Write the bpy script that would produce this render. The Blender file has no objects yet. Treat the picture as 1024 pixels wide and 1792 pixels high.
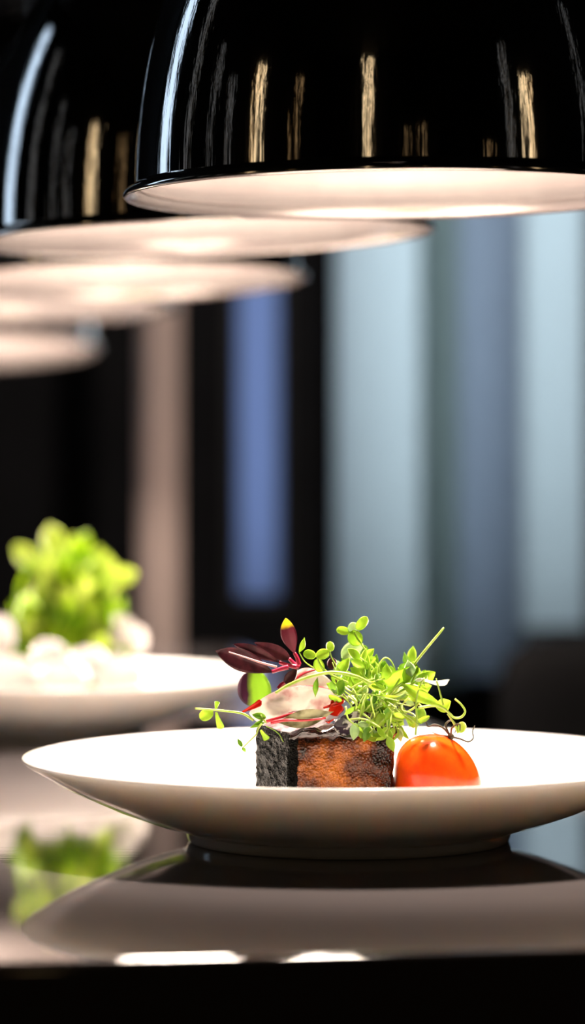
import bpy, bmesh, math, random
from mathutils import Vector, Matrix, noise
PI = math.pi
S = bpy.context.scene
C = S.collection
random.seed(7)

# ------------------------------------------------------------------ metres; camera looks along +Y
F = 4950.0            # focal length in pixels of the 1024x1792 frame
CAMZ = 1.118          # camera height, counter top at 0.95
TOP = 0.95
HOR = 830.0

def at(px, py, d):
    """a spot in the room: bearing and height as measured, d metres from the lens"""
    return Vector(((px - 512) * d / F, d, CAMZ - (py - HOR) * d / F))

# ------------------------------------------------------------------ materials
def newmat(name):
    m = bpy.data.materials.new(name); m.use_nodes = True
    nt = m.node_tree
    return m, nt, nt.nodes['Principled BSDF'], nt.nodes['Material Output']

def simple(name, col, rough=0.5, metal=0.0, **kw):
    m, nt, b, o = newmat(name)
    b.inputs['Base Color'].default_value = (*col, 1)
    b.inputs['Roughness'].default_value = rough
    b.inputs['Metallic'].default_value = metal
    for k, v in kw.items():
        b.inputs[k.replace('_', ' ')].default_value = v
    return m

def add_bump(m, scale=(1, 1, 1), nscale=50, strength=0.2, dist=0.001, detail=4):
    nt = m.node_tree; b = nt.nodes['Principled BSDF']
    tc = nt.nodes.new('ShaderNodeTexCoord'); mp = nt.nodes.new('ShaderNodeMapping')
    mp.inputs['Scale'].default_value = scale
    n = nt.nodes.new('ShaderNodeTexNoise'); n.inputs['Scale'].default_value = nscale
    n.inputs['Detail'].default_value = detail
    bp = nt.nodes.new('ShaderNodeBump'); bp.inputs['Strength'].default_value = strength
    bp.inputs['Distance'].default_value = dist
    nt.links.new(tc.outputs['Object'], mp.inputs['Vector'])
    nt.links.new(mp.outputs['Vector'], n.inputs['Vector'])
    nt.links.new(n.outputs['Fac'], bp.inputs['Height'])
    nt.links.new(bp.outputs['Normal'], b.inputs['Normal'])
    return m

def noisy(name, stops, nscale, rough=0.4, mapscale=(1, 1, 1), bump=0.0, bdist=0.001, detail=6, coord='Object', **kw):
    m, nt, b, o = newmat(name)
    tc = nt.nodes.new('ShaderNodeTexCoord'); mp = nt.nodes.new('ShaderNodeMapping')
    mp.inputs['Scale'].default_value = mapscale
    n = nt.nodes.new('ShaderNodeTexNoise'); n.inputs['Scale'].default_value = nscale
    n.inputs['Detail'].default_value = detail; n.inputs['Roughness'].default_value = 0.65
    r = nt.nodes.new('ShaderNodeValToRGB')
    els = r.color_ramp.elements
    els[0].position, els[0].color = stops[0][0], (*stops[0][1], 1)
    els[1].position, els[1].color = stops[-1][0], (*stops[-1][1], 1)
    for p, c in stops[1:-1]:
        e = els.new(p); e.color = (*c, 1)
    L = nt.links.new
    L(tc.outputs[coord], mp.inputs['Vector']); L(mp.outputs['Vector'], n.inputs['Vector'])
    L(n.outputs['Fac'], r.inputs['Fac']); L(r.outputs['Color'], b.inputs['Base Color'])
    b.inputs['Roughness'].default_value = rough
    if bump:
        bp = nt.nodes.new('ShaderNodeBump'); bp.inputs['Strength'].default_value = bump
        bp.inputs['Distance'].default_value = bdist
        L(n.outputs['Fac'], bp.inputs['Height']); L(bp.outputs['Normal'], b.inputs['Normal'])
    for k, v in kw.items():
        b.inputs[k.replace('_', ' ')].default_value = v
    return m

def leafmat(name, c1, c2, trans=0.45, rough=0.35, nscale=120, split=(0.4, 0.6), axis=None, tcol=None):
    """thin leaf: glossy face plus light passing through; colours c1/c2 blotched (or along an axis)"""
    m, nt, b, o = newmat(name)
    L = nt.links.new
    tc = nt.nodes.new('ShaderNodeTexCoord')
    n = nt.nodes.new('ShaderNodeTexNoise'); n.inputs['Scale'].default_value = nscale; n.inputs['Detail'].default_value = 4
    L(tc.outputs['Object'], n.inputs['Vector'])
    r = nt.nodes.new('ShaderNodeValToRGB')
    r.color_ramp.elements[0].position, r.color_ramp.elements[0].color = split[0], (*c1, 1)
    r.color_ramp.elements[1].position, r.color_ramp.elements[1].color = split[1], (*c2, 1)
    if axis is None:
        L(n.outputs['Fac'], r.inputs['Fac'])
    else:
        sx = nt.nodes.new('ShaderNodeSeparateXYZ'); L(tc.outputs['Generated'], sx.inputs[0])
        ma = nt.nodes.new('ShaderNodeMath'); ma.operation = 'MULTIPLY_ADD'
        ma.inputs[1].default_value = 0.35; L(n.outputs['Fac'], ma.inputs[0]); L(sx.outputs[axis], ma.inputs[2])
        sb = nt.nodes.new('ShaderNodeMath'); sb.operation = 'SUBTRACT'; sb.inputs[1].default_value = 0.175
        L(ma.outputs[0], sb.inputs[0]); L(sb.outputs[0], r.inputs['Fac'])
    L(r.outputs['Color'], b.inputs['Base Color'])
    b.inputs['Roughness'].default_value = rough
    t = nt.nodes.new('ShaderNodeBsdfTranslucent'); L(r.outputs['Color'], t.inputs['Color'])
    mx = nt.nodes.new('ShaderNodeMixShader'); mx.inputs[0].default_value = trans
    L(b.outputs[0], mx.inputs[1]); L(t.outputs[0], mx.inputs[2]); L(mx.outputs[0], o.inputs['Surface'])
    return m

def emit(name, col, strength):
    m, nt, b, o = newmat(name)
    b.inputs['Base Color'].default_value = (*col, 1)
    b.inputs['Emission Color'].default_value = (*col, 1)
    b.inputs['Emission Strength'].default_value = strength
    return m

def sheer(name, col, trans=0.8):
    m, nt, b, o = newmat(name)
    b.inputs['Base Color'].default_value = (*[c * 0.5 for c in col], 1); b.inputs['Roughness'].default_value = 0.8
    t = nt.nodes.new('ShaderNodeBsdfTranslucent'); t.inputs['Color'].default_value = (*col, 1)
    mx = nt.nodes.new('ShaderNodeMixShader'); mx.inputs[0].default_value = trans
    nt.links.new(b.outputs[0], mx.inputs[1]); nt.links.new(t.outputs[0], mx.inputs[2]); nt.links.new(mx.outputs[0], o.inputs['Surface'])
    return m

M = {}
M['porcelain'] = simple('white glazed porcelain', (0.83, 0.80, 0.77), 0.12, IOR=1.5, Subsurface_Weight=0.45, Subsurface_Scale=0.0045, Subsurface_Radius=(1.0, 0.92, 0.84), Coat_Weight=0.4, Coat_Roughness=0.05)
M['counter'] = add_bump(simple('polished dark stone', (0.10, 0.087, 0.088), 0.04, IOR=2.4, Specular_IOR_Level=0.5), (3, 40, 1), 6, 0.02, 0.0006)
M['black'] = simple('matt black panel', (0.006, 0.005, 0.005), 0.6, Specular_IOR_Level=0.1)
M['wall'] = noisy('dark painted plaster', [(0.3, (0.006, 0.006, 0.007)), (0.7, (0.010, 0.010, 0.011))], 6, 0.85, Specular_IOR_Level=0.1)
M['floor'] = noisy('dark stained floorboards', [(0.3, (0.008, 0.007, 0.006)), (0.7, (0.02, 0.016, 0.013))], 4, 0.5, (1, 12, 1), Specular_IOR_Level=0.2)
M['ceiling'] = simple('black ceiling paint', (0.008, 0.008, 0.008), 0.9, Specular_IOR_Level=0.1)
M['chrome'] = add_bump(simple('polished dark chrome', (0.60, 0.585, 0.57), 0.05, 1.0), (60, 60, 1.2), 5, 0.16, 0.0006)
M['lip'] = simple('chrome rolled lip', (0.78, 0.73, 0.69), 0.09, 1.0)
M['inner'] = noisy('satin aluminium reflector', [(0.3, (0.54, 0.47, 0.455)), (0.7, (0.65, 0.58, 0.555))], 30, 0.22, Metallic=0.75)
M['bulb'] = emit('warm bulb glass', (1.0, 0.84, 0.70), 165)
M['cable'] = simple('black cable', (0.01, 0.01, 0.01), 0.5)
M['brass'] = simple('brushed brass', (0.5, 0.33, 0.14), 0.3, 1.0)

M['meat'] = noisy('caramelised meat', [(0.34, (0.010, 0.003, 0.001)), (0.46, (0.10, 0.022, 0.004)), (0.60, (0.33, 0.090, 0.008)), (0.80, (0.58, 0.24, 0.03))], 60, 0.24, bump=0.5, bdist=0.0008, detail=10, Coat_Weight=0.08, Coat_Roughness=0.15, Specular_IOR_Level=0.3)
def fine_grain(m, sc, st, di):
    nt = m.node_tree; b = nt.nodes['Principled BSDF']
    tc = nt.nodes.new('ShaderNodeTexCoord'); n = nt.nodes.new('ShaderNodeTexVoronoi'); n.inputs['Scale'].default_value = sc
    bp = nt.nodes.new('ShaderNodeBump'); bp.inputs['Strength'].default_value = st; bp.inputs['Distance'].default_value = di
    nt.links.new(tc.outputs['Object'], n.inputs['Vector']); nt.links.new(n.outputs['Distance'], bp.inputs['Height'])
    if b.inputs['Normal'].links: nt.links.new(b.inputs['Normal'].links[0].from_socket, bp.inputs['Normal'])
    nt.links.new(bp.outputs['Normal'], b.inputs['Normal'])
fine_grain(M['meat'], 900, 0.8, 0.0006)
def char_edges(m, cx, hw, amt):
    nt = m.node_tree; L = nt.links.new
    ramp = [n for n in nt.nodes if n.type == 'VALTORGB'][0]; src = ramp.inputs['Fac'].links[0].from_socket
    tc = nt.nodes.new('ShaderNodeTexCoord'); sx = nt.nodes.new('ShaderNodeSeparateXYZ'); L(tc.outputs['Generated'], sx.inputs[0])
    def mth(op, a, b=None):
        n = nt.nodes.new('ShaderNodeMath'); n.operation = op
        for k_, v_ in ((0, a), (1, b)):
            if v_ is None: continue
            if isinstance(v_, (int, float)): n.inputs[k_].default_value = v_
            else: L(v_, n.inputs[k_])
        return n.outputs[0]
    ex = mth('DIVIDE', mth('ABSOLUTE', mth('SUBTRACT', sx.outputs['X'], cx)), hw)
    ez = mth('DIVIDE', mth('ABSOLUTE', mth('SUBTRACT', sx.outputs['Z'], 0.56)), 0.55)
    e = mth('POWER', mth('MAXIMUM', ex, ez), 3.0)
    L(mth('SUBTRACT', src, mth('MULTIPLY', e, amt)), ramp.inputs['Fac'])
char_edges(M['meat'], 0.54, 0.44, 0.24)

M['crust'] = noisy('charred crust', [(0.35, (0.002, 0.002, 0.002)), (0.6, (0.004, 0.004, 0.003)), (0.82, (0.018, 0.016, 0.012))], 420, 0.36, bump=0.6, bdist=0.001, detail=5, Specular_IOR_Level=0.06)
fine_grain(M['crust'], 1100, 1.0, 0.001)
M['glaze'] = noisy('dark sticky glaze', [(0.4, (0.006, 0.003, 0.003)), (0.7, (0.035, 0.012, 0.008))], 120, 0.1, bump=0.6, bdist=0.0012, Coat_Weight=0.6, Coat_Roughness=0.05)
M['tomato'] = noisy('blistered tomato skin', [(0.30, (0.58, 0.030, 0.003)), (0.55, (0.82, 0.078, 0.004)), (0.8, (0.88, 0.12, 0.006))], 45, 0.19, Specular_IOR_Level=0.3, bump=0.06, bdist=0.001, Coat_Weight=0.05, Coat_Roughness=0.04, Subsurface_Weight=0.12, Subsurface_Scale=0.004)
M['calyx'] = simple('dried calyx', (0.035, 0.028, 0.01), 0.6)
M['lime'] = leafmat('lime cress leaf', (0.30, 0.50, 0.03), (0.52, 0.72, 0.07), 0.42)
M['green'] = leafmat('green cress leaf', (0.13, 0.30, 0.02), (0.32, 0.52, 0.05), 0.42)
M['pale'] = leafmat('pale green leaf', (0.34, 0.50, 0.22), (0.58, 0.72, 0.34), 0.35)
M['stem'] = leafmat('lime stem', (0.42, 0.58, 0.08), (0.62, 0.74, 0.22), 0.3)
M['white_leaf'] = leafmat('silvery leaf', (0.6, 0.68, 0.55), (0.78, 0.82, 0.74), 0.3)
M['purple'] = leafmat('purple beet leaf', (0.045, 0.007, 0.013), (0.105, 0.022, 0.034), 0.15, 0.38, 180)
M['magenta'] = simple('magenta stalk', (0.36, 0.012, 0.05), 0.3, Subsurface_Weight=0.1, Subsurface_Scale=0.002)
M['purple_tip'] = leafmat('purple leaf with yellow tip', (0.11, 0.012, 0.025), (0.75, 0.62, 0.03), 0.3, 0.35, 90, (0.70, 0.84), 'Z')
M['two_tone'] = leafmat('green leaf with purple edge', (0.05, 0.012, 0.03), (0.26, 0.46, 0.03), 0.4, 0.3, 90, (0.25, 0.46), 'X')
M['pinkrib'] = simple('pale pink midrib', (0.72, 0.40, 0.40), 0.4)
M['shallot'] = leafmat('pickled shallot', (0.48, 0.30, 0.27), (0.68, 0.62, 0.55), 0.30, 0.14, 150, (0.30, 0.52))
M['shallot_front'] = leafmat('lilac shallot', (0.30, 0.14, 0.17), (0.60, 0.58, 0.60), 0.25, 0.12, 220, (0.34, 0.55))
M['shallot_edge'] = simple('red shallot skin edge', (0.42, 0.02, 0.03), 0.25)
M['shallot_dark'] = leafmat('dark shallot', (0.03, 0.02, 0.03), (0.50, 0.48, 0.44), 0.2, 0.12, 200, (0.48, 0.56))
M['olive'] = leafmat('olive shallot', (0.10, 0.09, 0.03), (0.40, 0.38, 0.22), 0.25, 0.15, 140, (0.4, 0.65))
M['chilli'] = simple('red chilli flesh', (0.58, 0.02, 0.006), 0.15, Coat_Weight=0.4)
M['lettuce'] = leafmat('frisee leaf', (0.18, 0.36, 0.005), (0.38, 0.54, 0.010), 0.40, 0.45, 40)
M['lettuce_tip'] = leafmat('pale frisee leaf', (0.38, 0.50, 0.05), (0.55, 0.63, 0.12), 0.40, 0.45, 40)
M['radish'] = leafmat('radish slice', (0.80, 0.72, 0.72), (0.86, 0.82, 0.80), 0.4, 0.25, 40)
M['post'] = simple('beige painted steel', (0.56, 0.44, 0.40), 0.6)
M['slat_light'] = sheer('pale sheer slat', (0.80, 0.86, 0.88))
M['slat_green'] = sheer('green grey slat', (0.46, 0.52, 0.51))
M['slat_blue'] = sheer('blue grey slat', (0.50, 0.55, 0.62))
M['blue_pane'] = sheer('blue frosted glass', (0.46, 0.55, 0.78))
M['frost'] = sheer('frosted glass', (0.75, 0.82, 0.9))
M['frame'] = simple('dark window frame', (0.012, 0.012, 0.013), 0.5)
M['chair'] = simple('black chair upholstery', (0.006, 0.006, 0.007), 0.7, Specular_IOR_Level=0.2)
M['sconce'] = emit('warm sconce diffuser', (1.0, 0.74, 0.42), 1.9)
M['sconce_dim'] = emit('dim warm sconce diffuser', (1.0, 0.66, 0.32), 0.45)
M['fill_downlight'] = emit('downlight lens', (1.0, 0.85, 0.7), 3.0)

# ------------------------------------------------------------------ mesh helpers (meshes drawn in room coordinates)
def bm_box(bm, lo, hi, rot=None, pivot=None):
    r = bmesh.ops.create_cube(bm, size=1)
    lo, hi = Vector(lo), Vector(hi); c = (lo + hi) / 2; s = hi - lo
    for v in r['verts']:
        v.co = Vector((v.co.x * s.x, v.co.y * s.y, v.co.z * s.z)) + c
    if rot:
        bmesh.ops.rotate(bm, verts=r['verts'], cent=pivot or c, matrix=Matrix.Rotation(rot, 3, 'Z'))
    return r['verts']

def lathe(bm, prof, c, seg=96, mat=None):
    """prof: list of (r,z); mat: optional 3x3 tilt about c"""
    rings = []
    for r, z in prof:
        if r < 1e-6:
            p = Vector((0, 0, z)); rings.append([bm.verts.new((mat @ p if mat else p) + c)])
        else:
            ring = []
            for k in range(seg):
                a = 2 * PI * k / seg
                p = Vector((r * math.cos(a), r * math.sin(a), z)); ring.append(bm.verts.new((mat @ p if mat else p) + c))
            rings.append(ring)
    for A, B in zip(rings, rings[1:]):
        for k in range(seg):
            a0, a1 = A[k % len(A)], A[(k + 1) % len(A)]; b0, b1 = B[k % len(B)], B[(k + 1) % len(B)]
            vs = []
            for v in (a0, a1, b1, b0):
                if v not in vs: vs.append(v)
            if len(vs) > 2: bm.faces.new(vs)

def smooth_path(pts, n=6):
    pts = [Vector(p) for p in pts]
    if len(pts) < 3: return pts if len(pts) < 2 else [pts[0].lerp(pts[1], i / n) for i in range(n + 1)]
    P = [pts[0] * 2 - pts[1]] + pts + [pts[-1] * 2 - pts[-2]]
    out = []
    for i in range(1, len(P) - 2):
        p0, p1, p2, p3 = P[i - 1:i + 3]
        for k in range(n):
            t = k / n
            out.append(0.5 * ((2 * p1) + (p2 - p0) * t + (2 * p0 - 5 * p1 + 4 * p2 - p3) * t * t + (3 * p1 - p0 - 3 * p2 + p3) * t ** 3))
    out.append(pts[-1])
    return out

def tube(bm, pts, r0, r1=None, seg=8, n=6):
    r1 = r0 if r1 is None else r1
    path = smooth_path(pts, n)
    up = Vector((0.3, 0.9, 0.2)); rings = []
    for i, p in enumerate(path):
        t = (path[min(i + 1, len(path) - 1)] - path[max(i - 1, 0)]).normalized()
        a = t.cross(up)
        if a.length < 1e-4: a = t.orthogonal()
        a.normalize(); b = t.cross(a); r = r0 + (r1 - r0) * i / (len(path) - 1)
        rings.append([bm.verts.new(p + a * (r * math.cos(2 * PI * k / seg)) + b * (r * math.sin(2 * PI * k / seg))) for k in range(seg)])
    for A, B in zip(rings, rings[1:]):
        for k in range(seg): bm.faces.new((A[k], A[(k + 1) % seg], B[(k + 1) % seg], B[k]))
    bm.faces.new(rings[0][::-1]); bm.faces.new(rings[-1])

SHAPES = {
    'ovate': lambda s: math.sin(PI * s ** 0.8) ** 0.85,
    'obovate': lambda s: math.sin(PI * s ** 1.3) ** 0.8,
    'round': lambda s: math.sqrt(max(0, 1 - (2 * s - 1) ** 2)),
    'lance': lambda s: math.sin(PI * s ** 0.9) ** 1.15,
    'strap': lambda s: min(1, 6 * s, 6 * (1 - s)) ** 0.6,
    'wedge': lambda s: (0.25 + 0.75 * s) if s < 0.85 else max(0, (1 - s) / 0.15) ** 0.5,
}

def leaf(bm, base, tip, width, roll=0.0, fold=0.0, bend=0.0, shape='ovate', n=12, m=6, wave=0.0, thick=0.00035, sidebend=0.0):
    base, tip = Vector(base), Vector(tip)
    ax = tip - base; Lg = ax.length; ax.normalize()
    side = ax.cross(Vector((0, -1, 0)))
    if side.length < 0.05: side = ax.cross(Vector((1, 0, 0)))
    side.normalize(); side = Matrix.Rotation(roll, 3, ax) @ side
    nor = side.cross(ax).normalized(); w = SHAPES[shape]
    sub = bmesh.new(); grid = []; ph = random.random() * 6
    for i in range(n + 1):
        s = i / n; ww = max(0.02, w(s)) * width / 2; row = []
        for j in range(m + 1):
            t = 2 * j / m - 1
            p = base + ax * (s * Lg) + side * (t * ww + sidebend * Lg * math.sin(PI * s)) + nor * (fold * abs(t) * ww + bend * Lg * math.sin(PI * s) + wave * width * math.sin(9 * s + ph + 2 * t) * t * t)
            row.append(sub.verts.new(p))
        grid.append(row)
    for i in range(n):
        for j in range(m): sub.faces.new((grid[i][j], grid[i][j + 1], grid[i + 1][j + 1], grid[i + 1][j]))
    bmesh.ops.solidify(sub, geom=sub.faces[:], thickness=thick)
    tmp = bpy.data.meshes.new('tmp'); sub.to_mesh(tmp); sub.free(); bm.from_mesh(tmp); bpy.data.meshes.remove(tmp)

def rounded_box(bm, c, half, r, yaw=0.0, cuts=22, amp=0.0, fq=60.0, fn=None):
    b = bmesh.new(); bmesh.ops.create_cube(b, size=2)
    bmesh.ops.subdivide_edges(b, edges=b.edges[:], cuts=cuts, use_grid_fill=True)
    R = Matrix.Rotation(yaw, 3, 'Z'); h = Vector(half); inn = h - Vector((r, r, r))
    for v in b.verts:
        p = Vector((v.co.x * h.x, v.co.y * h.y, v.co.z * h.z))
        q = Vector([max(-inn[k], min(inn[k], p[k])) for k in range(3)])
        dd = p - q
        nn = dd.normalized() if dd.length > 1e-9 else Vector((0, 0, 0))
        p = q + nn * r
        if fn: p = fn(p, h)
        if amp:
            p = p + nn * amp * noise.fractal(p * fq, 0.9, 2.1, 4)
        v.co = R @ p + Vector(c)
    tmp = bpy.data.meshes.new('tmp'); b.to_mesh(tmp); b.free(); bm.from_mesh(tmp); bpy.data.meshes.remove(tmp)

# ------------------------------------------------------------------ object helpers
def obj(name, bm, m, parent=None, smooth=True, edge=None):
    bmesh.ops.recalc_face_normals(bm, faces=bm.faces[:])
    me = bpy.data.meshes.new(name)
    if parent is not None:
        off = parent.matrix_basis.translation.copy()
        p = parent.parent
        while p is not None:
            off += p.matrix_basis.translation; p = p.parent
    else:
        xs = [v.co for v in bm.verts]
        lo = Vector([min(v[k] for v in xs) for k in range(3)]); hi = Vector([max(v[k] for v in xs) for k in range(3)])
        off = Vector(((lo.x + hi.x) / 2, (lo.y + hi.y) / 2, lo.z))
    bmesh.ops.translate(bm, verts=bm.verts[:], vec=-off)
    bm.to_mesh(me); bm.free()
    me.materials.append(m)
    for p in me.polygons: p.use_smooth = smooth
    if smooth and edge: me.set_sharp_from_angle(angle=math.radians(edge))
    o = bpy.data.objects.new(name, me); C.objects.link(o)
    if parent is None: o.location = off
    else: o.parent = parent
    return o

def tag(o, label, cat, group=None):
    o['label'] = label; o['category'] = cat
    if group: o['group'] = group
    return o

def thing(name, label, cat, loc, group=None):
    o = bpy.data.objects.new(name, None); C.objects.link(o); o.location = loc
    o.empty_display_size = 0.02
    return tag(o, label, cat, group)

def struct(name, bm, m, parent=None, smooth=False):
    o = obj(name, bm, m, parent, smooth); o['kind'] = 'structure'; return o

def dup(root, delta):
    r = root.copy(); C.objects.link(r); r.location = root.location + Vector(delta)
    for ch in list(root.children):
        c = ch.copy(); C.objects.link(c); c.parent = r
        for g in list(ch.children):
            d = g.copy(); C.objects.link(d); d.parent = c
    return r

B = bmesh.new

# ================================================================== THE ROOM
X0, X1, Y0, Y1, ZC = -2.6, 2.6, -2.6, 3.45, 3.2
bm = B(); bm_box(bm, (X0, Y0, -0.1), (X1, Y1, 0)); struct('floor', bm, M['floor'])
bm = B(); bm_box(bm, (X0, Y0, ZC), (X1, Y1, ZC + 0.1)); struct('ceiling', bm, M['ceiling'])
bm = B(); bm_box(bm, (X1, Y0, 0), (X1 + 0.15, Y1, ZC)); struct('wall_right', bm, M['wall'])
bm = B(); bm_box(bm, (X0, Y0 - 0.15, 0), (X1, Y0, ZC)); struct('wall_front', bm, M['wall'])

def wall_with_holes(name, axis, a0, a1, t0, t1, holes):
    """wall spanning a0..a1 along the axis, thickness t0..t1; holes = (a,b,z0,z1) sorted, side by side"""
    bm = B()
    def bx(a, b, z0, z1):
        if b - a < 1e-5 or z1 - z0 < 1e-5: return
        if axis == 'x': bm_box(bm, (a, t0, z0), (b, t1, z1))
        else: bm_box(bm, (t0, a, z0), (t1, b, z1))
    cur = a0
    for a, b, z0, z1 in holes:
        bx(cur, a, 0, ZC); bx(a, b, 0, z0); bx(a, b, z1, ZC); cur = b
    bx(cur, a1, 0, ZC)
    return struct(name, bm, M['wall'])

k = Y1 / F
win1 = (0.05, 0.36, 0.93, 2.5)                # behind the vertical blind
win2 = ((403 - 512) * k, (506 - 512) * k, 0.962, 2.3)
wall_with_holes('wall_back', 'x', X0, X1, Y1, Y1 + 0.15, [win2, win1])
win3 = (2.70, 3.20, 1.15, 3.0)
wall_with_holes('wall_left', 'y', Y0, Y1, X0 - 0.15, X0, [win3])

def window(n, axis, hole, t, m, pane_t):
    a, b, z0, z1 = hole; f = 0.012
    bm = B()
    for (p, q, r, s) in ((a, a + f, z0, z1), (b - f, b, z0, z1), (a + f, b - f, z0, z0 + f), (a + f, b - f, z1 - f, z1)):
        if axis == 'x': bm_box(bm, (p, t, r), (q, t + 0.03, s))
        else: bm_box(bm, (t - 0.03, p, r), (t, q, s))
    w = struct('window_%d' % n, bm, M['frame'])
    bm = B()
    if axis == 'x': bm_box(bm, (a + f, t + 0.012, z0 + f), (b - f, t + 0.018, z1 - f))
    else: bm_box(bm, (t - 0.018, a + f, z0 + f), (t - 0.012, b - f, z1 - f))
    p = obj('pane', bm, m, w, False)
    return w

def clear_glass():
    m, nt, b, o = newmat('window glass')
    g = nt.nodes.new('ShaderNodeBsdfTransparent'); g.inputs['Color'].default_value = (0.95, 0.97, 0.98, 1)
    nt.links.new(g.outputs[0], o.inputs['Surface'])
    return m
M['glass'] = clear_glass()
window(1, 'x', win1, Y1 + 0.08, M['glass'], 0)
window(2, 'x', win2, Y1 + 0.01, M['blue_pane'], 0)
window(3, 'y', win3, X0 - 0.05, M['frost'], 0)

# vertical blind in front of window_1
ds = 3.34; ks = ds / F
bm = B(); bm_box(bm, (0.03, ds - 0.02, 2.52), (0.38, ds + 0.02, 2.56))
hr = thing('vertical_blind', 'pale blue vertical blind of broad slats over the right window', 'blind', (0.205, ds, 0.87))
obj('head_rail', bm, M['frame'], hr, False)
for (pa, pb, zb, rot, mk, lab) in (
    (584, 729, 0.87, 6, 'slat_light', 'broad pale blue slat'),
    (726, 798, 0.875, 52, 'slat_green', 'grey green slat turned edge-on'),
    (792, 896, 0.885, -30, 'slat_blue', 'dull blue grey slat'),
    (896, 1008, 0.945, 20, 'slat_light', 'shorter pale blue slat')):
    xa, xb = (pa - 512) * ks, (pb - 512) * ks
    w = (xb - xa) / math.cos(math.radians(rot)); xc = (xa + xb) / 2
    bm = B(); n = 8
    sub_t = 0.0016
    rows = []
    for side in (0, 1):
        for zz in (zb, 2.52):
            rows.append([bm.verts.new((xc + (i / n - 0.5) * w, ds + 0.004 * math.sin(PI * i / n) + side * sub_t, zz)) for i in range(n + 1)])
    for i in range(n):
        bm.faces.new((rows[0][i], rows[0][i + 1], rows[1][i + 1], rows[1][i]))
        bm.faces.new((rows[2][i], rows[2][i + 1], rows[3][i + 1], rows[3][i]))
        bm.faces.new((rows[0][i], rows[0][i + 1], rows[2][i + 1], rows[2][i]))
        bm.faces.new((rows[1][i], rows[1][i + 1], rows[3][i + 1], rows[3][i]))
    for i in (0, n): bm.faces.new((rows[0][i], rows[1][i], rows[3][i], rows[2][i]))
    bmesh.ops.rotate(bm, verts=bm.verts[:], cent=(xc, ds, 0), matrix=Matrix.Rotation(math.radians(rot), 3, 'Z'))
    o = obj('slat', bm, M[mk], hr); o['label'] = lab

# steel post
dp = 3.05; pc = at(288, 800, dp)
post = thing('steel_post', 'slim beige square post standing left of the blue window', 'post', (pc.x, dp, 0))
bm = B(); bm_box(bm, (pc.x - 0.0175, dp - 0.0175, 0.0), (pc.x + 0.0175, dp + 0.0175, ZC), math.radians(20)); obj('shaft', bm, M['post'], post, False)
bm = B(); bm_box(bm, (pc.x - 0.05, dp - 0.05, 0.0), (pc.x + 0.05, dp + 0.05, 0.012), math.radians(20)); obj('base_plate', bm, M['post'], post, False)

# ceiling downlight added out of view to brighten the post's front face
dl = Vector((0.30, 1.55, ZC))
dn = thing('post_fill_spot', 'added black ceiling spotlight, put in to brighten the beige post', 'spotlight', dl)
aim = (Vector((pc.x, dp, 1.15)) - (dl + Vector((0, 0, -0.06)))).normalized()
q = Vector((0, 0, -1)).rotation_difference(aim).to_matrix()
bm = B(); lathe(bm, [(0, 0), (0.05, 0), (0.05, -0.015), (0.012, -0.02), (0.012, -0.06)], dl, 32); obj('mount', bm, M['cable'], dn, edge=40)
bm = B(); lathe(bm, [(0, 0.04), (0.03, 0.04), (0.034, -0.06), (0.030, -0.06), (0.028, 0.0), (0, 0.0)], dl + Vector((0, 0, -0.08)), 32, q); obj('can', bm, M['cable'], dn, edge=40)
sp = bpy.data.lights.new('post_fill_beam', 'SPOT'); sp.energy = 135; sp.color = (1, 0.86, 0.76); sp.spot_size = math.radians(40); sp.spot_blend = 0.6; sp.shadow_soft_size = 0.025
so = bpy.data.objects.new('post_fill_beam', sp); C.objects.link(so); so.parent = dn; so.location = Vector((0, 0, -0.08)) + aim * 0.065
so.rotation_euler = aim.to_track_quat('-Z', 'Y').to_euler()

# wall sconces of the dining room, seen mirrored in the lamp shades
def sconce(loc, nrm, w, h, m, label):
    n = Vector(nrm); s = Vector((-n.y, n.x, 0)); loc = Vector(loc)
    t = thing('wall_sconce', label, 'wall lamp', loc, 'tall wall sconces of the dining room')
    def slab(e0, e1, ww, z0, z1):
        a = loc - s * ww / 2 + n * e0; b = loc + s * ww / 2 + n * e1
        bm = B(); bm_box(bm, (min(a.x, b.x), min(a.y, b.y), loc.z + z0), (max(a.x, b.x), max(a.y, b.y), loc.z + z1)); return bm
    obj('back_plate', slab(0, 0.02, w + 0.04, -0.02, h + 0.02), M['brass'], t, False)
    obj('diffuser', slab(0.02, 0.06, w, 0, h), m, t, False)
sconce((X0, -0.02, 1.35), (1, 0, 0), 0.10, 1.1, M['sconce'], 'tall warm wall sconce on the left wall, mirrored in the lamp shades')
sconce((X0, -1.35, 1.5), (1, 0, 0), 0.025, 1.2, M['sconce_dim'], 'thin warm wall sconce at the left rear corner, mirrored in the lamp shades')
sconce((-0.85, Y0, 1.3), (0, 1, 0), 0.09, 1.85, M['sconce'], 'tall warm wall sconce behind the viewer, mirrored in the nearest lamp shade')
sconce((0.75, Y0, 1.3), (0, 1, 0), 0.05, 0.9, M['sconce_dim'], 'thin warm wall sconce behind the viewer, right of the tall one')
sconce((X1, -1.85, 1.3), (-1, 0, 0), 0.05, 0.7, M['sconce_dim'], 'low warm wall sconce on the right wall toward the rear')
sconce((X1, -0.3, 1.4), (-1, 0, 0), 0.09, 1.0, M['sconce'], 'slim warm wall sconce in the middle of the right wall')

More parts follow.
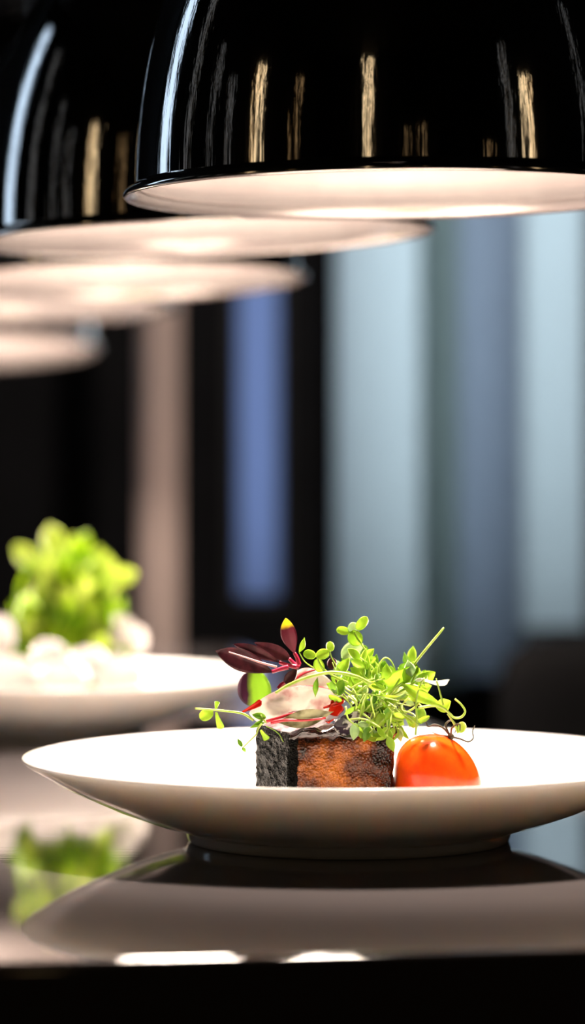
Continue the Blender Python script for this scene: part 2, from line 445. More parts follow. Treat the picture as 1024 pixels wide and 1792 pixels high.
M['tube_white'] = emit('cool white tube', (0.9, 0.95, 1.0), 0.17)
sconce((X0, 1.90, 1.3), (1, 0, 0), 0.05, 1.5, M['tube_white'], 'thin cool white wall tube nearest the frosted window on the left wall')
sconce((X0, 1.20, 1.4), (1, 0, 0), 0.03, 1.0, M['tube_white'], 'thin cool white wall tube halfway along the left wall')
sconce((X0, 0.75, 1.4), (1, 0, 0), 0.03, 0.8, M['tube_white'], 'short cool white wall tube next to the warm sconce of the left wall')
sconce((X1, -0.95, 1.3), (-1, 0, 0), 0.02, 1.7, M['tube_white'], 'tallest and thinnest white wall tube on the right wall')
sconce((X1, 1.25, 1.5), (-1, 0, 0), 0.03, 1.2, M['tube_white'], 'thin white wall tube farthest along the right wall')
sconce((0.25, Y0, 1.35), (0, 1, 0), 0.02, 0.8, M['sconce_dim'], 'thinnest warm wall sconce in the middle of the wall behind the viewer')

# dark high-backed chair right of the counter
ch = thing('dining_chair', 'black high-backed chair standing right of the counter below the blind', 'chair', (0.47, 2.55, 0))
cx, cy = 0.40, 2.62
bm = B(); rounded_box(bm, (cx, cy - 0.22, 0.46), (0.22, 0.22, 0.04), 0.03, cuts=10); obj('seat', bm, M['chair'], ch)
bm = B(); rounded_box(bm, (cx, cy, 0.735), (0.215, 0.03, 0.245), 0.03, cuts=14, fn=lambda p, h: Vector((p.x, p.y + 0.03 * (p.x / h.x) ** 2, p.z - 0.02 * (p.x / h.x) ** 4))); obj('backrest', bm, M['chair'], ch)
for dx in (-0.19, 0.19):
    for dy in (-0.40, -0.02):
        bm = B(); tube(bm, [(cx + dx, cy + dy, 0.43), (cx + dx * 1.05, cy + dy, 0.0)], 0.018, 0.013, 10); obj('leg', bm, M['chair'], ch)

# ================================================================== THE COUNTER
yaw = math.atan(0.16)
u = Vector((math.cos(yaw), math.sin(yaw), 0)); v = Vector((-math.sin(yaw), math.cos(yaw), 0))
front = Vector((0, 0.963, TOP)); front.z = TOP
def slab_bm(ua, ub, va, vb, z0, z1):
    bm = B(); vs = []
    for z in (z0, z1):
        for (a, b) in ((ua, va), (ub, va), (ub, vb), (ua, vb)):
            p = front + u * a + v * b; vs.append(bm.verts.new((p.x, p.y, z)))
    for f in ((0, 1, 2, 3), (4, 5, 6, 7), (0, 1, 5, 4), (1, 2, 6, 5), (2, 3, 7, 6), (3, 0, 4, 7)): bm.faces.new([vs[i] for i in f])
    return bm
cp = front + v * 1.0; cp.z = 0
ct = thing('service_counter', 'polished black stone counter carrying the plates under the lamps', 'counter', cp)
bm = slab_bm(-0.75, 0.25, 0, 1.88, TOP - 0.04, TOP)
bmesh.ops.bevel(bm, geom=[e for e in bm.edges], offset=0.004, segments=12, affect='EDGES', profile=0.5)
top = obj('worktop', bm, M['counter'], ct, False)
obj('base_cabinet', slab_bm(-0.70, 0.20, 0.04, 1.84, 0.1, TOP - 0.04), M['black'], ct, False)
obj('toe_kick', slab_bm(-0.66, 0.16, 0.09, 1.80, 0.0, 0.1), M['black'], ct, False)

# ================================================================== PLATES
PLATE = [(0, 0.0105), (0.04, 0.0105), (0.060, 0.0112), (0.075, 0.0145), (0.100, 0.0220), (0.125, 0.0300), (0.142, 0.0362), (0.1480, 0.0386),
         (0.1489, 0.0390), (0.1496, 0.0388), (0.1498, 0.0382), (0.1492, 0.0374), (0.1474, 0.0360), (0.132, 0.0268), (0.108, 0.0160), (0.090, 0.0094), (0.0775, 0.0062), (0.0752, 0.0052),
         (0.0748, 0.0046), (0.0742, 0.0022), (0.0736, 0.0006), (0.0728, 0.0), (0.0705, 0.0), (0.0698, 0.0008), (0.069, 0.0045), (0.066, 0.0055), (0, 0.0055)]
def plate(c, label):
    bm = B(); lathe(bm, PLATE, Vector(c), 192)
    return tag(obj('dinner_plate', bm, M['porcelain']), label, 'plate', 'wide white plates on the counter')
PC = Vector((0.0257, 1.30, TOP)); plate(PC, 'wide white footed plate in focus under the nearest lamp')
PC2 = Vector((-0.1695, 1.875, TOP)); plate(PC2, 'blurred white plate farther back, carrying the green salad')
FL = TOP + 0.0108      # floor of the plate

# ================================================================== LAMPS
def lamp_bm():
    a, H = 0.1195, 0.19
    outer = [(0.1195, 0.016)]
    N = 36
    z0 = 0.016
    def rad(z, aa=a, hh=H): return aa * math.sqrt(max(0, 1 - (z / hh) ** 2))
    out = [(rad(z), z) for z in [0.014 + (0.186 - 0.014) * (1 - (1 - i / N) ** 1.5) for i in range(N + 1)]]
    return out
def lamp(c, label, tilt=(0, 0)):
    c = Vector(c)
    T = (Matrix.Rotation(tilt[1], 3, 'Y') @ Matrix.Rotation(tilt[0], 3, 'X'))
    t = thing('pendant_lamp', label, 'lamp', c, 'chrome heat lamps over the counter')
    a, H = 0.1195, 0.19
    rad = lambda z, aa, hh: aa * math.sqrt(max(0, 1 - (z / hh) ** 2))
    zs = [0.004 + (0.187 - 0.004) * (1 - (1 - i / 40) ** 1.6) for i in range(41)]
    body = [(rad(z, a, H), z) for z in zs]
    inner = [(0.1239, -0.0004), (0.1222, 0.0000), (0.1192, 0.0018)] + [(rad(z, a - 0.002, H - 0.002), z) for z in zs[1:-1]] + [(0, H - 0.003)]
    bm = B(); lathe(bm, [(0.1178, 0.004)] + body + [(0.0, 0.1885)], c, 160, T); sh = obj('shade', bm, M['chrome'], t, edge=60)
    bm = B(); lathe(bm, [(0.1185, 0.0052), (0.1198, 0.0052), (0.1208, 0.0042), (0.1228, 0.0030), (0.1244, 0.0017), (0.1250, 0.0006), (0.1250, -0.0003), (0.1243, -0.0009), (0.1236, -0.0008), (0.1222, 0.0006), (0.1195, 0.0024), (0.1185, 0.0052)], c, 160, T); obj('rim', bm, M['lip'], t)
    bm = B(); lathe(bm, inner, c + T @ Vector((0, 0, -0.0008)), 160, T); obj('reflector', bm, M['inner'], t)
    bm = B(); lathe(bm, [(0, 0.232), (0.012, 0.232), (0.016, 0.226), (0.030, 0.222), (0.034, 0.21), (0.036, 0.184), (0.0, 0.184)], c, 48, T); obj('cap', bm, M['chrome'], t, edge=40)
    bm = B(); lathe(bm, [(0, 0.182), (0.02, 0.182), (0.02, 0.125), (0, 0.125)], c, 32, T); obj('socket', bm, M['cable'], t, edge=40)
    bm = B(); lathe(bm, [(0.014, 0.125), (0.016, 0.118), (0.030, 0.098), (0.036, 0.078), (0.037, 0.070), (0.0355, 0.068), (0.0, 0.071)], c, 40, T); bl = obj('bulb', bm, M['lip'], t, edge=40)
    bm = B(); lathe(bm, [(0.0352, 0.0678), (0.030, 0.0645), (0.018, 0.0615), (0, 0.0605)], c, 40, T); o = obj('bulb_lens', bm, M['bulb'], bl); o['label'] = 'glowing warm lens'
    ld = bpy.data.lights.new('bulb_beam', 'SPOT'); ld.energy = 25; ld.color = (1.0, 0.85, 0.72); ld.spot_size = math.radians(78); ld.spot_blend = 0.5; ld.shadow_soft_size = 0.028
    lo = bpy.data.objects.new('bulb_beam', ld); C.objects.link(lo); lo.parent = bl; lo.location = T @ Vector((0, 0, 0.056)); lo.rotation_euler = T.to_euler()
    tp = c + T @ Vector((0, 0, 0.23))
    bm = B(); tube(bm, [tp, tp.lerp(Vector((tp.x, tp.y, ZC)), 0.5), Vector((tp.x, tp.y, ZC - 0.02))], 0.003, seg=8); obj('cord', bm, M['cable'], t)
    bm = B(); lathe(bm, [(0, 0), (0.05, 0), (0.05, -0.012), (0.045, -0.02), (0, -0.02)], Vector((tp.x, tp.y, ZC)), 32); obj('ceiling_rose', bm, M['chrome'], t, edge=40)
    return t
LZ = CAMZ + 0.1285
lamp((0.047, 1.30, LZ), 'large chrome dome lamp in sharp focus directly above the front plate', (0, math.radians(-0.6)))
lamp((-0.047, 1.550, LZ), 'blurred chrome dome lamp second from the viewer, just behind the sharp one', (0, math.radians(-2.0)))
lamp((-0.115, 1.925, LZ), 'blurred chrome dome lamp third in the receding row', (math.radians(-2), math.radians(-1.5)))
lamp((-0.213, 2.24, LZ), 'blurred chrome dome lamp fourth in the row, second from the far end', (math.radians(-2), 0))
lamp((-0.305, 2.74, CAMZ + 0.115), 'most distant chrome dome lamp, smallest and lowest of the row at far left', (math.radians(-5), math.radians(-1)))

# ================================================================== FOOD ON THE FRONT PLATE
th = math.radians(18)
bc = Vector((0.0149 + 0.0005, 1.2665, 0))
zb, zt = FL + 0.0016, TOP + 0.0535
blk = thing('glazed_meat_block', 'caramel-brown square meat block with a charred side, on the front plate', 'meat', (bc.x, bc.y, zb))
def bulge(p, h):
    s = 1 - 0.10 * max(0, -p.z / h.z) * (p.x / h.x > 0.2) * ((p.x / h.x - 0.2) / 0.8)
    return Vector((p.x * s, p.y * (1 + 0.02 * math.cos(p.z / h.z * 1.4)), p.z + 0.0012 * math.sin(p.x * 90)))
bm = B(); rounded_box(bm, (bc.x, bc.y, (zb + zt) / 2), (0.0242, 0.0242, (zt - zb) / 2), 0.0042, th, 44, 0.0007, 220, bulge); obj('meat', bm, M['meat'], blk)
e1 = Vector((math.cos(th), math.sin(th), 0)); e2 = Vector((-math.sin(th), math.cos(th), 0))
cc = bc - e1 * 0.0236; bm = B(); rounded_box(bm, (cc.x, cc.y, (zb + zt) / 2 + 0.0002), (0.0026, 0.0250, (zt - zb) / 2 + 0.0006), 0.0024, th, 30, 0.0009, 420)
o = obj('crust', bm, M['crust'], blk); o['label'] = 'black charred crust'
bm = B(); rounded_box(bm, (bc.x, bc.y, zt + 0.0008), (0.0250, 0.0252, 0.0030), 0.0026, th, 36, 0.0012, 260, lambda p, h: Vector((p.x, p.y, p.z - 0.0035 * max(0, noise.noise(p * 190)) * (abs(p.y) > h.y * 0.8 or abs(p.x) > h.x * 0.8))))
o = obj('glaze', bm, M['glaze'], blk); o['label'] = 'dark sticky glaze'

dp_ = bc + e1 * 0.0285 - e2 * 0.003  # dark lump added behind the gap, standing in for shade between block and tomato
bm = B(); rounded_box(bm, (dp_.x, dp_.y, zb + 0.0095), (0.0048, 0.008, 0.0100), 0.003, th, 16, 0.0012, 200, lambda p, h: Vector((p.x * (1.15 - 0.35 * p.z / h.z), p.y * (1 - 0.3 * p.z / h.z), p.z)))
o = obj('gap_shade_lump', bm, M['glaze'], blk); o['label'] = 'dark lump added as shade in the gap beside the tomato'
# tomato
tc_ = Vector((0.0643, 1.2575, FL))
tm = thing('cherry_tomato', 'shiny red-orange cherry tomato beside the meat block', 'tomato', tc_)
bm = B(); prof = []
for i in range(25):
    a = -PI / 2 + PI * i / 24
    cz, sz = math.sin(a), math.cos(a)
    prof.append((0.0196 * abs(sz) ** 0.74, 0.0208 + 0.0206 * math.copysign(abs(cz) ** 0.84, cz)))
prof[0] = (0, prof[0][1]); prof[-1] = (0, prof[-1][1] - 0.0007)
lathe(bm, prof, tc_, 64)
for vv in bm.verts:
    p = vv.co - tc_; hz = (p.z - 0.0208) / 0.0206
    vv.co.x += (-0.0008 * hz + (-0.0026 * max(0, hz) if p.x > 0 else 0.0002) * (abs(p.x) / 0.0188) * 1.6)
    vv.co.z -= 0.0022 * max(0, hz) * max(0, p.x / 0.0188)
    vv.co += Vector((p.x, p.y, 0)) * 0.03 * math.sin(3 * math.atan2(p.y, p.x) + 0.6)
fr = obj('fruit', bm, M['tomato'], tm)
bm = B()
def D(px, py, d=1.255): return at(px, py, d)
hub = D(790, 1290, 1.256)
for pts in ([hub, D(776, 1275), D(762, 1269), D(750, 1272), D(746, 1264)], [hub, D(783, 1278), D(781, 1268), D(790, 1262), D(800, 1270), D(797, 1284)],
            [hub, D(806, 1294), D(820, 1299), D(829, 1293), D(828, 1281), D(832, 1271)], [hub, D(792, 1275, 1.25), D(805, 1268, 1.245), D(806, 1280, 1.245)], [hub, D(770, 1287, 1.26), D(757, 1282, 1.265)]):
    tube(bm, pts, 0.00055, 0.00025, 6)
bmesh.ops.create_uvsphere(bm, u_segments=10, v_segments=6, radius=0.0016, matrix=Matrix.Translation(hub))
o = obj('calyx', bm, M['calyx'], tm); o['label'] = 'dried dark curling calyx'

# --- purple leaves
def purple(base, tip, w, d0, d1, label, roll, fold, bend, stem_pts, shape='ovate', m='purple', rib=None):
    b_, t_ = at(*base, d0), at(*tip, d1)
    t = thing('purple_leaf', label, 'leaf', at(*stem_pts[-1], d0), 'purple salad leaves on the meat block')
    bm = B(); leaf(bm, b_, t_, w, roll, fold, bend, shape, 16, 8, 0.02, 0.0005); obj('blade', bm, M[m], t)
    if rib:
        bm = B(); tube(bm, [at(x, y, dd) for x, y, dd in rib], 0.0006, 0.0003, 6); o = obj('midrib', bm, M['pinkrib'], t); o['label'] = 'pale pink midrib'
    bm = B(); tube(bm, [b_.lerp(t_, 0.04)] + [at(x, y, d0) for x, y in stem_pts], 0.0008, 0.0011, 8); o = obj('stalk', bm, M['magenta'], t); o['label'] = 'magenta stalk'
purple((480, 1178), (377, 1140), 0.0098, 1.247, 1.235, 'lowest and widest purple leaf, pointing left over the plate', 0.15, 0.25, 0.02, [(490, 1172), (505, 1168)], 'obovate', rib=[(484, 1168, 1.2435), (455, 1160, 1.2405), (425, 1150, 1.2375), (400, 1142, 1.235)])
purple((492, 1161), (408, 1128), 0.0052, 1.252, 1.243, 'narrow folded purple leaf just above the widest one', 0.3, 0.5, 0.03, [(505, 1165), (520, 1168)], 'obovate')
purple((508, 1154), (445, 1125), 0.0062, 1.262, 1.258, 'short broad purple leaf in the middle of the purple bunch', 0.2, 0.35, 0.05, [(515, 1162), (524, 1168)], 'ovate')
purple((516, 1146), (500, 1082), 0.0074, 1.256, 1.252, 'upright purple leaf with a yellow tip', -0.2, 0.35, 0.05, [(520, 1152), (524, 1164)], 'obovate', 'purple_tip')
bm = B(); purple((497, 1196), (520, 1172), 0.0050, 1.25, 1.252, 'small dark purple leaf tucked under the purple bunch', 0.2, 0.3, 0.06, [(492, 1200), (488, 1206)], 'ovate'); bm.free()

bm = B(); leaf(bm, at(452, 1238, 1.272), at(440, 1173, 1.276), 0.0152, 0.15, -0.2, -0.05, 'round', 16, 8, 0.03, 0.0006)
t = thing('salad_leaf', 'round green leaf with a purple edge hanging behind the purple leaves', 'leaf', at(452, 1238, 1.272)); obj('blade', bm, M['two_tone'], t)
bm = B(); tube(bm, [at(453, 1236, 1.2715), at(458, 1246, 1.27), at(466, 1256, 1.27)], 0.0007); obj('stalk', bm, M['magenta'], t)

# --- shallot petals
def petal(base, tip, w, d0, d1, label, roll, fold, bend, m, edge=None, shape='ovate', thick=0.0011):
    b_, t_ = at(*base, d0), at(*tip, d1)
    t = thing('shallot_petal', label, 'shallot petal', b_, 'pickled shallot petals on the meat block')
    bm = B(); leaf(bm, b_, t_, w, roll, fold, bend, shape, 18, 10, 0.0, thick); obj('flesh', bm, M[m], t)
    if edge:
        bm = B(); tube(bm, [at(x, y, dd) for x, y, dd in edge], 0.0007, 0.0005, 8); o = obj('skin_edge', bm, M['shallot_edge'], t); o['label'] = 'dark red skin edge'
petal((436, 1249), (612, 1222), 0.026, 1.246, 1.262, 'largest pale shallot petal arching over the meat block', 0.72, -0.3, 0.10, 'shallot', [(470, 1222, 1.246), (495, 1210, 1.249), (525, 1203, 1.252), (560, 1204, 1.256), (598, 1216, 1.259)])
petal((462, 1270), (594, 1256), 0.0125, 1.232, 1.239, 'lowest pale shallot petal along the front top edge of the meat block', 0.6, -0.3, 0.06, 'shallot_front', [(466, 1264, 1.231), (490, 1257, 1.2305), (515, 1250, 1.231), (545, 1247, 1.233)], 'lance')
petal((486, 1266), (584, 1247), 0.0095, 1.2295, 1.235, 'olive-streaked shallot petal lying inside the lowest pale one', 0.5, -0.2, 0.08, 'olive', [(474, 1267, 1.229), (500, 1262, 1.228), (535, 1262, 1.229), (570, 1258, 1.232)], 'lance', 0.0008)
petal((500, 1208), (582, 1196), 0.018, 1.268, 1.276, 'pale shallot petal standing behind the largest one under the cress', 0.3, -0.3, 0.1, 'shallot', [(505, 1198, 1.267), (530, 1180, 1.268), (552, 1172, 1.269)])
petal((584, 1272), (668, 1262), 0.0130, 1.238, 1.250, 'dark striped shallot petal at the right front of the meat block', 0.45, -0.3, 0.10, 'shallot_dark', None, 'ovate')
petal((610, 1266), (650, 1232), 0.0120, 1.248, 1.256, 'grey striped shallot petal half under the cress heap', 0.6, -0.3, 0.1, 'shallot_dark', None, 'ovate')
for pts, w, lab in (([(566, 1240), (603, 1226)], 0.0032, 'red chilli strip lying dark and flat above the bright one'), ([(572, 1266), (592, 1230)], 0.0085, 'bright red chilli wedge at the right of the shallots'),
                    ([(424, 1247), (458, 1228)], 0.0036, 'small red chilli strip at the left end of the shallots')):
    bm = B(); leaf(bm, at(*pts[0], 1.238), at(*pts[1], 1.241), w, 0.3, 0.3, 0.06, 'wedge', 12, 6, 0, 0.0014)
    tag(obj('chilli_strip', bm, M['chilli']), lab, 'chilli strip', 'red chilli pieces on the meat block')

# --- cress sprigs
GROUP = 'cress sprigs on the meat block'
def sprig(label, stems, leaves, r=0.00045, d=1.25, sm='stem', name='cress_sprig', group=GROUP):
    """stems: lists of (px,py[,d]); leaves: (bx,by,tx,ty,width_px,mat,shape,roll,fold,bend[,d])"""
    g = lambda p: at(p[0], p[1], p[2] if len(p) > 2 else d)
    t = thing(name, label, 'cress sprig', g(stems[0][-1]), group)
    for st in stems:
        bm = B(); tube(bm, [g(p) for p in st], r * 0.75, r * 1.15, 8, 8); obj('stem', bm, M[sm], t)
    for lf in leaves:
        bx, by, tx, ty, w, m, shp, ro, fo, be = lf[:10]; dd = lf[10] if len(lf) > 10 else d
        bm = B(); leaf(bm, at(bx, by, dd), at(tx, ty, dd + 0.001), w * dd / F, ro, fo, be, shp, 12, 6, 0.02); obj('leaf', bm, M[m], t)
    return t
sprig('tall cress sprig at the top of the heap with four small oval leaves', [[(621, 1107), (631, 1125), (640, 1138), (656, 1158), (664, 1176), (655, 1200)]],
      [(613, 1107, 589, 1102, 15, 'lime', 'round', .1, .2, .03), (612, 1108, 622, 1090, 17, 'pale', 'round', .2, .1, .05), (624, 1103, 643, 1080, 18, 'lime', 'round', .1, .15, .04), (618, 1103, 627, 1131, 27, 'lime', 'round', .2, .2, .05)], d=1.252)
sprig('cress sprig with one large pale green leaf below the tallest sprig', [[(640, 1135), (648, 1160), (645, 1190)]], [(637, 1128, 598, 1152, 30, 'pale', 'round', .4, .25, .08), (640, 1130, 632, 1160, 30, 'green', 'ovate', .6, .2, .05)], d=1.254)
sprig('cress sprig with two round clover leaves left of the heap', [[(555, 1150), (562, 1166), (580, 1182), (610, 1196)]],
      [(553, 1150, 531, 1143, 17, 'lime', 'round', .2, .1, .04), (553, 1150, 577, 1142, 19, 'lime', 'round', -.2, .2, .04), (556, 1153, 562, 1178, 20, 'lime', 'round', .3, .1, .04)], d=1.242)
sprig('small cress sprig with a single round leaf raised above the clover leaves', [[(578, 1140), (581, 1152), (592, 1170), (606, 1190)]], [(578, 1142, 578, 1123, 15, 'lime', 'round', .1, .1, .03)], r=0.0003, d=1.244)
sprig('cress sprig with one narrow pointed leaf beside the upright purple leaf', [[(524, 1143), (535, 1160), (560, 1176)]], [(523, 1143, 533, 1116, 12, 'lime', 'lance', .5, .4, .05)], r=0.0003, d=1.250)
sprig('long flat cress stem arching leftward over the shallots', [[(482, 1214), (505, 1200), (540, 1186), (580, 1178), (620, 1184), (650, 1198)]], [(556, 1186, 552, 1222, 11, 'green', 'lance', .4, .3, .05), (580, 1193, 586, 1214, 14, 'green', 'ovate', .4, .2, .05)], r=0.0008, d=1.236)
sprig('cress sprig with a purple centre leaf beside the clover leaves', [[(582, 1160), (590, 1182), (596, 1206), (606, 1222)]], [(578, 1172, 584, 1152, 18, 'purple', 'round', .2, .1, .03), (590, 1180, 612, 1152, 20, 'lime', 'ovate', .2, .3, .05)], r=0.0003, d=1.2445)
sprig('bare straight cress stalk jutting up to the right, cut at its tip', [[(778, 1099), (752, 1130), (728, 1160), (706, 1190), (690, 1215)]], [], r=0.00062, d=1.246)
sprig('thin cress stem bent into a small arch over the heap', [[(692, 1172), (685, 1158), (676, 1152), (668, 1158), (660, 1176), (655, 1196)]], [], r=0.0004, d=1.250)
sprig('cress sprig with the large lime leaf at the right of the heap', [[(700, 1188), (690, 1205), (672, 1228)]], [(672, 1198, 728, 1166, 34, 'lime', 'ovate', .5, .3, .06), (712, 1188, 735, 1170, 20, 'lime', 'wedge', .5, .2, .04)], d=1.245)
sprig('cress sprig with a long pod-like leaf slanting down to the right', [[(704, 1196), (690, 1208), (676, 1226)]], [(702, 1196, 777, 1236, 24, 'lime', 'lance', .3, .5, .07)], d=1.243)
sprig('cress sprig with silvery white folded leaf on two tall stems by the tomato', [[(744, 1187), (735, 1204), (729, 1230), (730, 1262), (728, 1288)], [(764, 1188), (770, 1210), (777, 1236)]],
      [(738, 1188, 788, 1190, 22, 'white_leaf', 'wedge', .9, .5, .1), (744, 1190, 725, 1192, 7, 'white_leaf', 'lance', .3, .2, .03)], d=1.241)
sprig('curling cress sprig with a round lime leaf above the tomato', [[(797, 1224), (808, 1234), (815, 1246), (808, 1256), (796, 1257), (788, 1250), (776, 1240), (760, 1236), (733, 1240)], [(784, 1250), (796, 1268), (803, 1284)]],
      [(764, 1240, 790, 1228, 26, 'lime', 'ovate', .2, .3, .05), (806, 1284, 811, 1264, 16, 'stem', 'round', .2, .2, .04)], r=0.0006, d=1.248)
sprig('cress sprig lying out to the left with three leaves near its tip', [[(341, 1241), (370, 1243), (400, 1246), (425, 1250), (444, 1262)]],
      [(373, 1246, 349, 1258, 21, 'lime', 'round', .2, .2, .04), (378, 1247, 388, 1277, 16, 'lime', 'wedge', .3, .3, .05), (377, 1243, 380, 1228, 11, 'lime', 'wedge', .2, .1, .03)], r=0.00055, d=1.246)
sprig('small cress sprig drooping over the front left corner of the charred side', [[(425, 1310), (436, 1299), (448, 1287), (452, 1276), (458, 1268)]],
      [(424, 1309, 415, 1294, 8, 'green', 'ovate', .2, .1, .03), (424, 1309, 430, 1318, 7, 'green', 'ovate', .2, .1, .03), (456, 1279, 469, 1296, 15, 'lime', 'wedge', .3, .3, .04)], r=0.0004, d=1.232)
sprig('pair of green cress leaves on the top left corner of the meat block', [[(456, 1252), (462, 1262), (470, 1270)]], [(466, 1258, 441, 1252, 13, 'green', 'ovate', .3, .3, .05), (462, 1260, 446, 1272, 10, 'green', 'wedge', .3, .2, .05), (464, 1266, 436, 1276, 9, 'green', 'lance', .6, .2, .05)], r=0.0004, d=1.234)
sprig('thin bare cress stem hanging across the charred side', [[(496, 1300), (488, 1286), (476, 1277), (466, 1272)]], [], r=0.00028, d=1.2335, sm='green')
sprig('reddish brown thin stem crossing the shallots beside the chilli', [[(588, 1190), (592, 1208), (600, 1222), (612, 1230)]], [], r=0.00045, d=1.240, sm='purple')
# the tangle of look-alike sprigs between them
rnd = random.Random(21)
for i in range(78):
    fx, fy = rnd.uniform(600, 706), rnd.uniform(1200, 1262)
    dd = rnd.uniform(1.237, 1.272)
    a = rnd.choice([rnd.uniform(0.3, 2.6), rnd.uniform(-1.3, -0.1), rnd.uniform(-1.9, -1.0)])
    ln = rnd.uniform(38, 78) if a > 0 else rnd.uniform(35, 66)
    ex, ey = fx + ln * math.cos(a), fy - ln * math.sin(a) * (0.95 if a > 0 else 0.7)
    ex = max(545, min(742, ex)); ey = max(1150, min(1290, ey))
    mx, my = (fx + ex) / 2 + rnd.uniform(-9, 9), (fy + ey) / 2 + rnd.uniform(-9, 5)
    de = dd - rnd.uniform(0.002, 0.010) if a < 0 else dd + rnd.uniform(-0.006, 0.006)
    lv = []
    nl = 4 if a > 0 else rnd.choice([1, 2, 3])
    for q_ in range(nl):
        s = rnd.uniform(0.45, 1.0); lx, ly = fx + (ex - fx) * s, fy + (ey - fy) * s
        la = a + rnd.choice([-1, 1]) * rnd.uniform(0.2, 1.2); ll = rnd.uniform(16, 32)
        lv.append((lx, ly, lx + ll * math.cos(la), ly - ll * math.sin(la), ll * rnd.uniform(0.45, 0.8), rnd.choice(['lime', 'lime', 'green', 'pale', 'lime']), rnd.choice(['ovate', 'round', 'lance', 'ovate']), rnd.uniform(-.9, .9), rnd.uniform(0, .4), rnd.uniform(-.05, .1), dd + (de - dd) * s))
    sprig('thin lime green cress sprig tangled in the heap over the right of the meat block', [[(ex, ey, de), (mx, my, (dd + de) / 2), (fx, fy, dd)]], lv, r=rnd.uniform(0.0003, 0.0005), d=dd, group='tangled cress sprigs in the heap')

for i in range(26):
    a = rnd.uniform(-2.3, 0.15); fx, fy, dd = rnd.uniform(625, 690), rnd.uniform(1205, 1245), rnd.uniform(1.234, 1.252)
    ln = rnd.uniform(40, 80); ex, ey = fx + ln * math.cos(a), fy - ln * math.sin(a) * 0.8
    ex, ey = max(570, min(745, ex)), min(1288, ey); de = dd - rnd.uniform(0, 0.008)
    sprig('thin bare lime cress stem spiking out of the underside of the cress heap', [[(ex, ey, de), ((fx + ex) / 2 + rnd.uniform(-6, 6), (fy + ey) / 2 - rnd.uniform(0, 6), (dd + de) / 2), (fx, fy, dd)]],
          [(fx + (ex - fx) * .3, fy + (ey - fy) * .3, ex + rnd.uniform(-8, 8), ey - rnd.uniform(2, 12), rnd.uniform(5, 9), rnd.choice(['lime', 'stem', 'green']), 'lance', rnd.uniform(-.6, .6), .3, rnd.uniform(-.05, .08), (dd + de) / 2)] if i % 2 else [],
          r=rnd.uniform(0.00028, 0.00045), d=dd, group='bare cress stems under the heap')

# ================================================================== SALAD ON THE FAR PLATE
FZ = TOP + 0.011
def tuft(c, R_, h, n, mk, label, seed, shape='wedge', name='frisee_tuft'):
    rn = random.Random(seed); c = Vector(c)
    t = thing(name, label, 'salad', c)
    bm = B()
    for i in range(n):
        az = rn.uniform(0, 2 * PI); el = rn.uniform(0.15, 1.5); ln = rn.uniform(0.6, 1.0)
        d_ = Vector((math.cos(az) * math.cos(el) * R_, math.sin(az) * math.cos(el) * R_, math.sin(el) * h)) * ln
        b_ = c + Vector((d_.x * 0.15, d_.y * 0.15, 0.002)); leaf(bm, b_, c + d_, rn.uniform(0.012, 0.022), rn.uniform(-1.4, 1.4), rn.uniform(0, .5), rn.uniform(-.1, .2), shape, 8, 4, 0.06, 0.0006)
    obj('leaves', bm, M[mk], t)
    bm = B(); tube(bm, [c, c + Vector((0.002, 0, h * 0.25)), c + Vector((0.004, 0.002, h * 0.5))], 0.004, 0.002, 10); obj('heart', bm, M['lettuce_tip'], t)
    return t
g0 = at(128, 1148, 1.875)
gz = FZ
tf = tuft((g0.x, 1.875, gz), 0.052, 0.122, 210, 'lettuce', 'big bright green frisee salad tuft on the far plate', 3)
bm = B(); rn = random.Random(8)
for i in range(70):
    az = rn.uniform(0, 2 * PI); el = rn.uniform(0.1, 1.5); ln = rn.uniform(0.8, 1.05)
    c_ = Vector((g0.x, 1.875, gz)); d_ = Vector((math.cos(az) * math.cos(el) * 0.054, math.sin(az) * math.cos(el) * 0.054, math.sin(el) * 0.115)) * ln
    leaf(bm, c_ + d_ * 0.45 + Vector((0, 0, 0.004)), c_ + d_, rn.uniform(0.012, 0.02), rn.uniform(-1.4, 1.4), rn.uniform(0, .5), rn.uniform(-.1, .2), 'wedge', 8, 4, 0.06, 0.0006)
o = obj('pale_leaves', bm, M['lettuce_tip'], tf); o['label'] = 'pale yellow-green leaf tips'
def frond(px, py, tx, ty, w, d, label, m='lettuce_tip'):
    t = thing('salad_leaf', label, 'leaf', at(px, py, d), 'single leaves sticking out of the far salad')
    bm = B(); leaf(bm, at(px, py, d), at(tx, ty, d), w * d / F, 0.2, 0.2, 0.05, 'obovate', 10, 6, 0.04, 0.0006); obj('blade', bm, M[m], t)
    bm = B(); tube(bm, [at(px, py, d), at(px + (128 - px) * 0.4, py + 40, d), Vector((g0.x, d, gz + 0.02))], 0.001); obj('stalk', bm, M['lettuce_tip'], t)
frond(112, 985, 95, 915, 42, 1.87, 'topmost pale leaf sticking out of the far salad')
frond(140, 990, 160, 928, 34, 1.875, 'upright green leaf right of the topmost one on the far salad', 'lettuce')
frond(80, 1000, 35, 950, 34, 1.89, 'dull leaf leaning left from the far salad')
frond(190, 1010, 246, 998, 34, 1.87, 'leaf leaning right from the far salad toward the beige post', 'lettuce_tip')
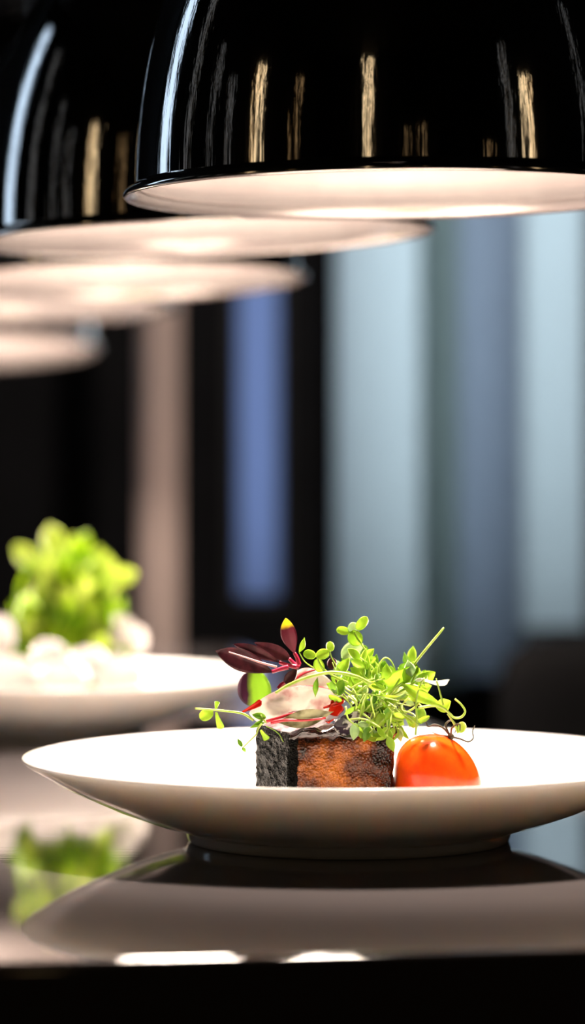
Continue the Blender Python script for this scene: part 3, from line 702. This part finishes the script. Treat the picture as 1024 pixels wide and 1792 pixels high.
for (px, py, tx, ty, w, d, lab) in ((210, 1140, 222, 1070, 60, 1.85, 'tall pinkish white radish slice standing at the right of the far salad'), (236, 1142, 250, 1090, 40, 1.875, 'narrower radish slice leaning right behind the tall one'),
                                    (95, 1170, 92, 1112, 60, 1.82, 'low white radish slice at the front of the far salad'), (12, 1148, 8, 1070, 52, 1.85, 'white radish slice at the left edge of the far salad'),
                                    (165, 1180, 158, 1125, 66, 1.81, 'wide radish slice between the low one and the tall one'),
 (120, 1215, 116, 1150, 90, 1.80, 'widest white radish slice at the very front of the far salad'), (30, 1215, 36, 1140, 90, 1.81, 'broad white radish slice at the front left of the far salad'), (215, 1215, 210, 1140, 90, 1.815, 'broad white radish slice at the front right of the far salad')):
    bm = B(); leaf(bm, at(px, py, d), at(tx, ty, d + 0.01), w * d / F, 0.2, 0.1, 0.08, 'round', 12, 8, 0.03, 0.0012)
    tag(obj('radish_slice', bm, M['radish']), lab, 'radish slice', 'radish slices on the far plate')

# ================================================================== SKY, CAMERA, VIEW
w = bpy.data.worlds.new('overcast sky'); S.world = w; w.use_nodes = True
bg = w.node_tree.nodes['Background']; bg.inputs[0].default_value = (0.86, 0.94, 1.0, 1); bg.inputs[1].default_value = 4.0

cam = bpy.data.cameras.new('camera'); co = bpy.data.objects.new('camera', cam); C.objects.link(co); S.camera = co
FC, BACK = 5305.0, 0.093
co.location = (0, -BACK, CAMZ); co.rotation_euler = (PI / 2, 0, 0)
cam.sensor_fit = 'AUTO'; cam.sensor_width = 36; cam.lens = 36 * FC / 1792; cam.shift_y = -(896 - HOR) / 1792
cam.clip_start = 0.05; cam.clip_end = 50
cam.dof.use_dof = True; cam.dof.focus_distance = 1.240 + BACK; cam.dof.aperture_fstop = 4.5; cam.dof.aperture_blades = 0
S.view_settings.view_transform = 'Standard'; S.view_settings.look = 'None'; S.view_settings.gamma = 1.0; S.view_settings.exposure = 0.0; S.view_settings.use_curve_mapping = False
cy_ = S.cycles
cy_.use_denoising = True; cy_.sample_clamp_indirect = 6; cy_.max_bounces = 10; cy_.transparent_max_bounces = 8; cy_.blur_glossy = 0.5
